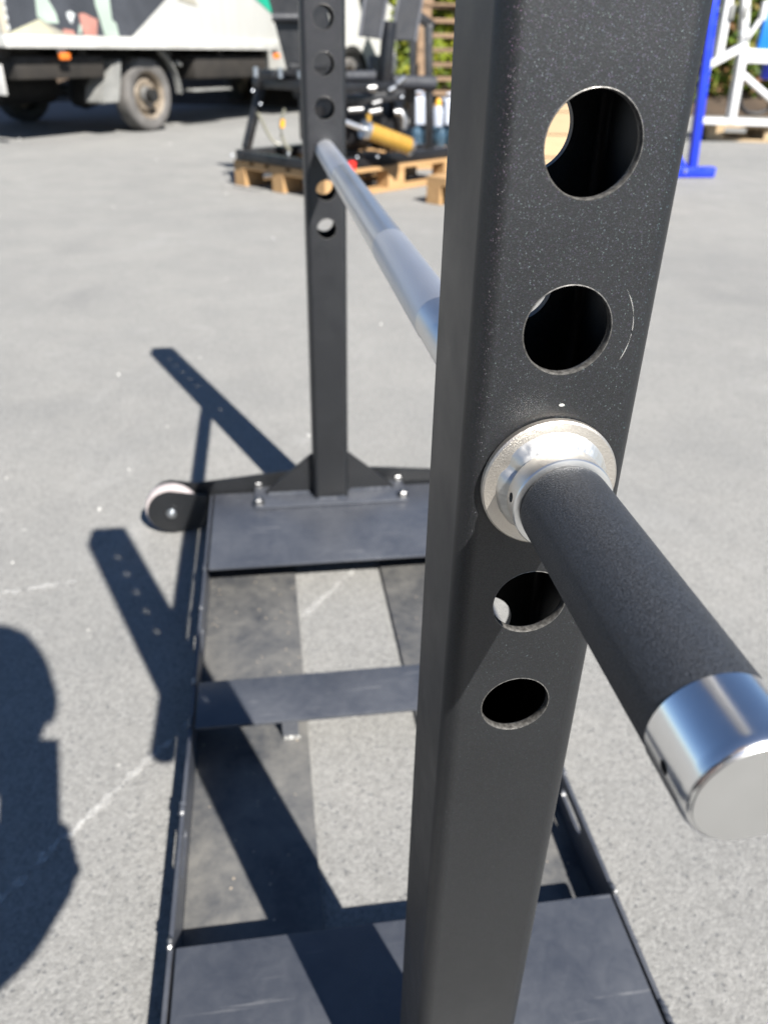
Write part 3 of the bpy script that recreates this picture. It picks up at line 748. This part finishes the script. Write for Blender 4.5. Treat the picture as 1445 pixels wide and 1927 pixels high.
# tapered upholstered pads standing up
def pad(pts, y0, y1, mat, edge):
    A = [at_y(*p, y0+(y1-y0)*k) for p, k in pts]
    m = MB(); n = len(A); dz = Vector((.02, .05, .01))
    va = [m.bm.verts.new(p) for p in A]; vb = [m.bm.verts.new(p+dz) for p in A]
    m.bm.faces.new(va); m.bm.faces.new(vb[::-1])
    for i in range(n): m.bm.faces.new((va[i], va[(i+1)%n], vb[(i+1)%n], vb[i]))
    bmesh.ops.bevel(m.bm, geom=list(m.bm.edges), offset=.006, segments=2, affect='EDGES')
    o = mk(m, 'back_pad', mat)
    if edge:
      for a, b in ((A[1], A[2]), (A[3], A[0])): mk(MB().tube([a, b], .008, 8), 'piping', 'pad_edge', o)
pad([((692, -40), 1), ((733, -40), 1), ((715, 74), 0), ((676, 69), 0)], 5.02, 5.02, 'pad_grey', 1)
pad([((756, -40), 1), ((800, -40), 1), ((781, 78), 0), ((735, 76), 0)], 5.14, 5.14, 'pad_grey', 1)
pad([((500, -20), 0), ((606, -20), 0), ((640, 178), 1), ((553, 186), 1)], 5.28, 5.28, 'frame_black', 0)
mk(MB().cyl(at_y(512, 33, 5.25), at_y(572, 33, 5.25), .022), 'handle_bar', 'pad_grey')
# gold gas cylinder with chrome rod
q0, q1 = at_y(693, 246, 4.82), at_y(768, 274, 4.92); ax = (q1-q0).normalized()
gc = mk(MB().cyl(q0, q1, .046, n=32), 'gas_cylinder', 'gold_anodised')
mk(MB().cyl(q0-ax*.035, q0-ax*.001, .050, n=32), 'cylinder_head', 'zinc', gc); mk(MB().cyl(q1+ax*.001, q1+ax*.022, .050, n=32), 'cylinder_end', 'zinc', gc)
mk(MB().cyl(q0-ax*.21, q0-ax*.035, .016), 'piston_rod', 'ground_steel', gc)
mk(MB().cyl(q0+Vector((0,-.01,.045)), q0+Vector((0,-.01,.085)), .014), 'brass_fitting', 'gold_anodised', gc)
mk(MB().box((0,0,0), (.50, .36, .26), .03, Matrix.Translation(L_(.60, .42, .22)) @ Matrix.Rotation(PR, 4, 'Z')), 'weight_housing', 'frame_black')
mk(MB().tube([at_y(742, 212, 4.95), at_y(753, 210, 4.95), at_y(760, 222, 4.95), at_y(760, 242, 4.95)], .022, 12), 'bent_pipe', 'dull_steel')
for a, b, r in (((655, 208), (682, 206), .016), ((694, 212), (716, 208), .018), ((700, 196), (716, 191), .014)):
    mk(MB().cyl(at_y(*a, 4.98), at_y(*b, 5.0), r), 'air_cylinder', 'dull_steel')
mk(MB().tube([at_y(x, y, 4.78) for x, y in ((485, 212), (492, 225), (500, 243), (508, 258), (517, 268), (527, 272))], .0085, 8), 'air_hose', 'hose')
mk(MB().tube([at_y(x, y, 4.85) for x, y in ((536, 205), (531, 220), (528, 238), (530, 255), (536, 270), (546, 284))], .0085, 8), 'air_hose', 'hose')
mk(MB().cyl(at_y(532, 225, 4.85), at_y(531, 240, 4.85), .013), 'hose_coupler', 'yellow_plastic')
for a, b in (((747, 158), (762, 145)), ((732, 170), (744, 164))): mk(MB().cyl(at_y(*a, 5.0), at_y(*b, 5.0), .014), 'fitting', 'zinc')
p = at_y(662, 312, 4.66); mk(MB().cyl(p+Vector((0, 0, -.022)), p+Vector((0, 0, .022)), .022), 'end_plug', 'red_plastic')
for (x, y) in ((437, 293), (543, 290), (672, 297), (710, 296), (490, 197), (476, 172), (756, 184)):
    p = at_y(x, y, 4.8 if x > 600 else 5.0); mk(MB().lathe([(0, .012), (.007, .010), (.010, 0)], 12, Matrix.Translation(p)), 'bolt', 'zinc')

for u, v, r in ((.34, .40, .10), (.86, .30, .085), (.95, .55, .07)):
    p = L_(u, v, .20); mk(MB().cyl(p-by*.02, p+by*.02, r, n=32), 'pulley', 'frame_black')
for a, b in (((.10, .30, .06), (.55, .34, .36)), ((.70, .20, .06), (.90, .24, .34)), ((.75, .60, .08), (1.1, .62, .30))):
    mk(MB().bar(L_(*a), L_(*b), .04, .04, .004), 'linkage', 'frame_black')
# supplies standing behind the machine
SUP = Vector((1.02, 5.98, 0))
pallet((SUP.x, SUP.y, 0), .10, 'pallet behind the black machine holding water packs and canisters', 'new_wood')
for i, (x, y) in enumerate(((.02, .02), (.42, .02))):
    t = thing('water_pack', ('blue pack of water bottles under the two white canisters', 'blue pack of water bottles beside the one carrying the canisters')[i], 'water pack', (SUP.x+.03+x, SUP.y+.03+y, .1445), .10, 'blue water packs')
    for a in range(4):
        for b in range(3):
            m = MB(); m.lathe([(0, 0), (.040, 0), (.043, .01), (.043, .085), (.036, .105), (.015, .118), (.015, .128), (0, .128)], 14, Matrix.Translation((.045+a*.089, .045+b*.089, 0)))
            m.build('bottle', 'water_wrap', t)
def canister(loc, s, capmat, label):
    t = thing('canister', label, 'canister', loc, .3)
    m = MB(); m.box((0, 0, .12*s), (.18*s, .14*s, .24*s), .025*s, None, 3); m.build('body', 'white_plastic', t)
    m = MB(); m.tube([(-.05*s, 0, .235*s), (-.05*s, 0, .275*s), (.0, 0, .285*s), (.02*s, 0, .235*s)], .012*s, 8); m.build('handle', 'white_plastic', t)
    m = MB(); m.lathe([(0, .035), (.024, .035), (.026, .03), (.026, 0), (0, 0)], 16, Matrix.Translation((.06*s, 0, .235*s))); m.build('cap', capmat, t)
canister((SUP.x+.12, SUP.y+.14, .274), .75, 'white_plastic', 'white canister with white cap behind the tall machine post')
canister((SUP.x+.34, SUP.y+.16, .274), .72, 'yellow_plastic', 'white canister with yellow cap on the blue water packs')
t = thing('squeeze_bottle', 'small yellow-topped bottle between canister and machine post', 'bottle', (SUP.x+.235, SUP.y+.08, .274))
m = MB(); m.lathe([(0, 0), (.034, 0), (.036, .01), (.036, .10), (.025, .125), (.014, .13), (0, .13)], 18); m.build('body', 'white_plastic', t)
m = MB(); m.lathe([(.020, .128), (.020, .155), (.008, .175), (0, .175)], 16); m.build('nozzle', 'yellow_plastic', t)

# ================================================================== WHITE MACHINE
WM = Vector((4.50, 7.95, .1445))
wm = thing('exercise_machine', 'white tubular exercise machine with blue panel standing on a pale pallet', 'machine', WM)
def wk(mb, name, mat, parent=None):
    bmesh.ops.translate(mb.bm, vec=-WM, verts=mb.bm.verts); return mb.build(name, mat, parent or wm)
def wp(px, py, y=7.9): return at_y(px, py, y)
wk(MB().bar(wp(1316, 227), wp(1500, 233), .07, .055, .006), 'base_rail', 'white_paint')
wk(MB().bar(wp(1372, 234), wp(1397, 88), .085, .075, .008), 'main_post', 'white_paint')
wk(MB().bar(wp(1349, 108, 7.86), wp(1374, -30, 7.86), .085, .07, .008), 'front_arm', 'white_paint')
wk(MB().bar(wp(1397, 92, 7.93), wp(1402, -30, 7.93), .075, .07, .008), 'upper_post', 'white_paint')
wk(MB().bar(wp(1329, 124, 7.82), wp(1392, 90, 7.84), .07, .06, .006), 'cross_arm', 'white_paint')
wk(MB().bar(wp(1331, 124, 7.82), wp(1326, 146, 7.82), .05, .05, .005), 'arm_end', 'white_paint')
wk(MB().bar(wp(1396, 98, 7.95), wp(1520, 106, 7.95), .09, .06, .006), 'seat_rail', 'white_paint')
wk(MB().bar(wp(1394, 112, 7.90), wp(1520, 118, 7.90), .05, .05, .006), 'seat_rail', 'white_paint')
wk(MB().bar(wp(1396, 140, 7.93), wp(1470, 205, 7.93), .06, .05, .006), 'brace', 'white_paint')
wk(MB().bar(wp(1405, 72, 7.88), wp(1430, 36, 7.88), .035, .035, .004), 'link_arm', 'white_paint')
wk(MB().bar(wp(1432, 38, 7.88), wp(1440, 2, 7.88), .05, .05, .004), 'link_arm', 'white_paint')
wk(MB().bar(wp(1392, 136, 8.02), wp(1404, 108, 8.02), .04, .04, .004), 'link_arm', 'white_paint')
wk(MB().box(wp(1462, 55, 8.0), (.34, .06, .36), .02), 'back_panel', 'azure_panel')
wk(MB().box(wp(1470, 132, 8.05), (.38, .10, .16), .02), 'seat_block', 'blue_paint')
wk(MB().tube([wp(x, y, 8.15) for x, y in ((1394, 140), (1391, 180), (1394, 203), (1404, 212), (1425, 214), (1445, 206), (1460, 170))], .022, 10), 'hoop', 'frame_black')
for x, y, w, h in ((1377, 22, .04, .12), (1402, 24, .04, .10)):
    wk(MB().box(wp(x, y, 7.80), (w, .01, h), .002), 'sticker', 'mud_grey')
for x, y in ((1393, 62), (1391, 82), (1406, 47)):
    p = wp(x, y, 7.84); wk(MB().lathe([(0, .012), (.012, .01), (.014, 0)], 12, Matrix.Translation(p) @ Matrix.Rotation(R_(90), 4, 'X')), 'bolt', 'zinc')

# blue rack leg
BL = at_z(1296, 336)
bt = thing('blue_stand', 'bright blue steel post on a flat foot in front of the white machine', 'stand', (BL.x, BL.y, 0))
def bk(mb, name, mat): bmesh.ops.translate(mb.bm, vec=-Vector((BL.x, BL.y, 0)), verts=mb.bm.verts); return mb.build(name, mat, bt)
b0 = at_y(1301, 316, BL.y+.05); b1 = at_y(1338, 30, BL.y+.05); b2 = b0+(b1-b0)*1.5
bk(MB().bar(b0, b2, .055, .055, .005), 'post', 'blue_paint')
bk(MB().bar((BL.x-.30, BL.y+.06, .036), (BL.x+.20, BL.y+.06, .036), .08, .065, .008), 'foot', 'blue_paint')
m = MB(); m.prism([(0, 0), (.10, 0), (0, .10)], (b0.x-.13, BL.y+.045, .07), (1,0,0), (0,0,1), -.008); bk(m, 'gusset', 'blue_paint')
m = MB(); m.lathe([(0, .010), (.013, .008), (.016, 0)], 12, Matrix.Translation((BL.x-.03, BL.y+.019, .045)) @ Matrix.Rotation(R_(90), 4, 'X')); bk(m, 'bolt', 'zinc')

# ================================================================== HEDGE
m = MB(); m.prism([(0, 0), (1.2, .5), (2.2, 1.6), (4, 2.6), (8, 3.2), (8, -1), (0, -1)], (-16, 15.0, 0), (.16, .987, 0), (0, 0, 1), 40.0)
bank = m.build('earth_bank', 'earth'); tag(bank, 'reddish earth bank rising behind the hedge', 'bank', kind='structure')
def shrub(c, w, d, h, n, mat, seed, label):
    rnd = random.Random(seed); t = thing('hedge_shrub', label, 'shrub', c, 0, 'leafy shrubs of the hedge')
    m = MB(); bm = m.bm
    lobes = [(Vector((rnd.uniform(-.5, .5)*w*.7, rnd.uniform(-.5, .5)*d*.5, h*(.06+.90*rnd.random()))), .28+.25*rnd.random()) for _ in range(26)]
    for i in range(n):
        lc, lr = rnd.choice(lobes); v = Vector((rnd.gauss(0,1), rnd.gauss(0,1), rnd.gauss(0,1))).normalized()
        p = lc + v*lr*(.72+.38*rnd.random()); p.z = abs(p.z)
        s = .045+.05*rnd.random(); nrm = (v+Vector((rnd.uniform(-.8,.8), rnd.uniform(-.8,.8)-.3, rnd.uniform(-.3,.9)))).normalized()
        x = nrm.orthogonal().normalized(); x = Matrix.Rotation(rnd.random()*6.28, 3, nrm) @ x; y = nrm.cross(x)
        a = [bm.verts.new(p+x*s), bm.verts.new(p+y*s*.45+nrm*s*.12), bm.verts.new(p-x*s*.9), bm.verts.new(p-y*s*.45+nrm*s*.12)]
        bm.faces.new(a)
    me = bpy.data.meshes.new('foliage'); bm.to_mesh(me); bm.free(); link('foliage', me, mat, t)
    for k in range(5):
        b = lobes[k][0]; base = Vector((b.x*.3, b.y*.3, 0)); mid = base.lerp(b, .5)+Vector((rnd.uniform(-.1,.1), 0, 0))
        MB().tube([base, mid, b], [.035, .022, .010], 7).build('stem', 'bark', t)
k = 0
for (x, y, mt, hh) in ((1.5, 13.4, 'leaf_lime', 2.0), (2.5, 13.1, 'leaf_lime', 2.2), (3.4, 12.9, 'leaf_lime', 2.0), (4.4, 12.7, 'leaf_mixed', 2.1), (5.4, 12.5, 'leaf_mixed', 2.0),
                       (6.3, 12.2, 'leaf_mixed', 2.0), (7.1, 12.1, 'leaf_mixed', 2.2), (8.0, 11.9, 'leaf_mixed', 2.1), (9.0, 11.8, 'leaf_mixed', 2.0)):
    shrub((x, y, 0), 1.3, .9, hh, 9000, mt, 40+k, 'yellow-green leafy shrub of the hedge behind the black machine' if mt == 'leaf_lime' else 'green and russet leafy shrub of the hedge behind the white machine'); k += 1
for o in C.objects:
    if o.name.startswith('hedge_shrub'): o['group'] = 'lime shrubs of the hedge' if 'yellow' in o['label'] else 'russet shrubs of the hedge'

# ================================================================== PHOTOGRAPHER (casts the shadow at the left)
ph = thing('phone', 'black phone held upright in both hands by the crouching person', 'phone', CAM)
m = MB(); Mx = Matrix((cam_r, cam_u, -cam_f)).transposed().to_4x4()
m.box((-.0145, -.0595, .0095), (.071, .147, .008), .0035, Mx, 3); m.build('body', 'phone_black', ph)
m = MB(); m.lathe([(.0055, .0052), (.0068, .0050), (.0068, .0060)], 24, Mx); m.build('lens_ring', 'zinc', ph)

def person():
    t = thing('person', 'crouching person in dark shirt and trousers holding up a phone with both hands', 'person', (-.30, -.42, 0))
    J = {}; E_ = []; base = Vector((-.30, -.42, 0))
    def j(n, p, r, par=None):
        J[n] = (Vector(p), r)
        if par: E_.append((par, n))
    j('pelvis', (-.44, -.47, .36), (.15, .12)); j('belly', (-.38, -.42, .50), (.14, .11), 'pelvis'); j('chest', (-.29, -.34, .66), (.15, .115), 'belly')
    j('upchest', (-.17, -.265, .77), (.12, .09), 'chest'); j('neck', (-.11, -.185, .84), (.055, .055), 'upchest'); j('skull', (-.04, -.135, .905), (.062, .062), 'neck')
    # right arm
    j('rsh', (-.014, -.215, .765), (.068, .068), 'upchest'); j('relb', (-.165, -.135, .555), (.042, .042), 'rsh'); j('rwr', (-.035, -.09, .605), (.029, .027), 'relb'); j('rpalm', (-.002, -.062, .645), (.030, .019), 'rwr')
    j('lsh', (-.355, -.165, .775), (.058, .058), 'upchest'); j('lelb', (-.30, -.055, .545), (.042, .042), 'lsh'); j('lwr', (-.115, -.055, .60), (.029, .027), 'lelb'); j('lpalm', (-.068, -.052, .645), (.030, .019), 'lwr')
    # legs in a deep squat
    j('rhip', (-.36, -.56, .33), (.105, .10), 'pelvis'); j('rkn', (-.02, -.42, .44), (.068, .068), 'rhip'); j('rcalf', (-.10, -.52, .25), (.062, .06), 'rkn'); j('rank', (-.14, -.60, .09), (.042, .042), 'rcalf'); j('rball', (-.03, -.51, .045), (.045, .035), 'rank'); j('rtoe', (.02, -.47, .038), (.036, .028), 'rball')
    j('lhip', (-.53, -.41, .33), (.105, .10), 'pelvis'); j('lkn', (-.44, -.04, .46), (.068, .068), 'lhip'); j('lcalf', (-.47, -.16, .26), (.062, .06), 'lkn'); j('lank', (-.51, -.25, .09), (.042, .042), 'lcalf'); j('lball', (-.44, -.12, .045), (.045, .035), 'lank'); j('ltoe', (-.41, -.06, .038), (.036, .028), 'lball')
    # fingers: wrapped round the phone's lower edges
    def fingers(side, palm, s):
        pb = J[palm][0]
        for i, ln in enumerate((.027, .030, .028, .022)):
            o = Vector((s*.010, .006, -.018+i*.0165))
            p0 = pb+o; p1 = p0+cam_f*.026-cam_r*s*.002; p2 = p1+cam_f*.006-cam_r*s*ln*.8; p3 = p2-cam_r*s*ln*.55-cam_f*.004
            j(f'{side}f{i}a', p0, (.0095, .0095), palm); j(f'{side}f{i}b', p1, (.0088, .0088), f'{side}f{i}a'); j(f'{side}f{i}c', p2, (.008, .008), f'{side}f{i}b'); j(f'{side}f{i}d', p3, (.007, .007), f'{side}f{i}c')
        p0 = pb+Vector((-s*.012, -.012, .012)); p1 = p0+cam_u*.028-cam_r*s*.006-cam_f*.006; p2 = p1+cam_u*.024-cam_r*s*.010
        j(f'{side}ta', p0, (.012, .012), palm); j(f'{side}tb', p1, (.0098, .0098), f'{side}ta'); j(f'{side}tc', p2, (.008, .008), f'{side}tb')
    fingers('r', 'rpalm', 1); fingers('l', 'lpalm', -1)
    names = list(J); bm = bmesh.new(); sk_ = bm.verts.layers.skin.verify(); vv = {n: bm.verts.new(J[n][0]-base) for n in names}
    for a, b in E_: bm.edges.new((vv[a], vv[b]))
    for n in names: vv[n][sk_].radius = J[n][1]; vv[n][sk_].use_root = (n == 'pelvis')
    me = bpy.data.meshes.new('body'); bm.to_mesh(me); bm.free()
    tmp = bpy.data.objects.new('tmp', me); C.objects.link(tmp)
    tmp.modifiers.new('s', 'SKIN'); sb = tmp.modifiers.new('ss', 'SUBSURF'); sb.levels = sb.render_levels = 2
    bpy.context.view_layer.update(); dg = bpy.context.evaluated_depsgraph_get()
    body = bpy.data.meshes.new_from_object(tmp.evaluated_get(dg)); bpy.data.objects.remove(tmp)
    body.materials.clear()
    for mt in ('skin', 'shirt', 'trousers', 'shoe'): body.materials.append(MAT[mt])
    for p in body.polygons:
        c = p.center+base; i = 1
        if c.z < .095: i = 3
        elif c.z < .47 or ((c-J['rkn'][0]).length < .10 or (c-J['lkn'][0]).length < .10): i = 2
        if min((c-J[n][0]).length for n in ('rwr', 'lwr', 'rpalm', 'lpalm')) < .075 and c.y > -.14: i = 0
        if (c-J['skull'][0]).length < .085 or (c-J['neck'][0]).length < .05: i = 0
        p.material_index = i; p.use_smooth = True
    link('body', body, None, t)
    # head: shaped lathe-like ellipsoid with brow, nose, chin, ears
    hd = Vector((-.010, -.105, .955)); fwd = Vector((-.05, .50, -.86+.30)).normalized(); right = fwd.cross(Vector((0,0,1))).normalized(); upv = right.cross(fwd)
    Mh = Matrix((right, fwd, upv)).transposed().to_4x4(); Mh.translation = hd-base
    m = MB(); r = bmesh.ops.create_uvsphere(m.bm, u_segments=40, v_segments=28, radius=1.0)
    for v in r['verts']:
        x, y, z = v.co; jaw = 1-.28*max(0, -z)**1.3
        X, Y, Z = x*.074*jaw, y*.095*(1-.10*max(0, -z)), z*.115
        if y > .3:
            fr = (y-.3)/.7
            Y += .022*math.exp(-(x/.16)**2)*math.exp(-((z+.12)/.16)**2)*fr          # nose
            Y += .008*math.exp(-((z-.14)/.09)**2)*fr                                # brow
            for ex in (-.38, .38): Y -= .010*math.exp(-((x-ex)/.18)**2)*math.exp(-((z-.0)/.10)**2)*fr
            Y += .006*math.exp(-(x/.25)**2)*math.exp(-((z+.42)/.06)**2)*fr          # lips
            Y += .008*math.exp(-(x/.3)**2)*math.exp(-((z+.72)/.14)**2)*fr           # chin
        v.co = (X, Y, Z)
    for s in (-1, 1):
        rr = bmesh.ops.create_uvsphere(m.bm, u_segments=14, v_segments=10, radius=1.0, matrix=Matrix.Translation((s*.076, -.008, -.005)) @ Matrix.Rotation(s*.3, 4, 'Z') @ Matrix.Diagonal((.010, .018, .031, 1)))
    bmesh.ops.transform(m.bm, matrix=Mh, verts=m.bm.verts); head = m.build('head', 'skin', t)
    m = MB(); r = bmesh.ops.create_uvsphere(m.bm, u_segments=40, v_segments=28, radius=1.0)
    dl = []
    for v in r['verts']:
        x, y, z = v.co
        if (y > .35 and z < .48) or z < -.35: dl.append(v)
        w = 1+.02*math.sin(x*23+z*17)*math.sin(y*19); v.co = (x*.079*w, (y*.101-.003)*w, (z*.121+.002)*w)
    bmesh.ops.delete(m.bm, geom=dl, context='VERTS'); bmesh.ops.transform(m.bm, matrix=Mh, verts=m.bm.verts); m.build('hair', 'hair', t)
    for s in (-1, 1):
        m = MB(); bmesh.ops.create_uvsphere(m.bm, u_segments=12, v_segments=8, radius=.0115, matrix=Mh @ Matrix.Translation((s*.029, .078, .003))); e = m.build('eye', 'white_plastic', head)
        m = MB(); bmesh.ops.create_uvsphere(m.bm, u_segments=12, v_segments=8, radius=.0055, matrix=Mh @ Matrix.Translation((s*.029, .0855, .002))); m.build('pupil', 'void', head)
person()
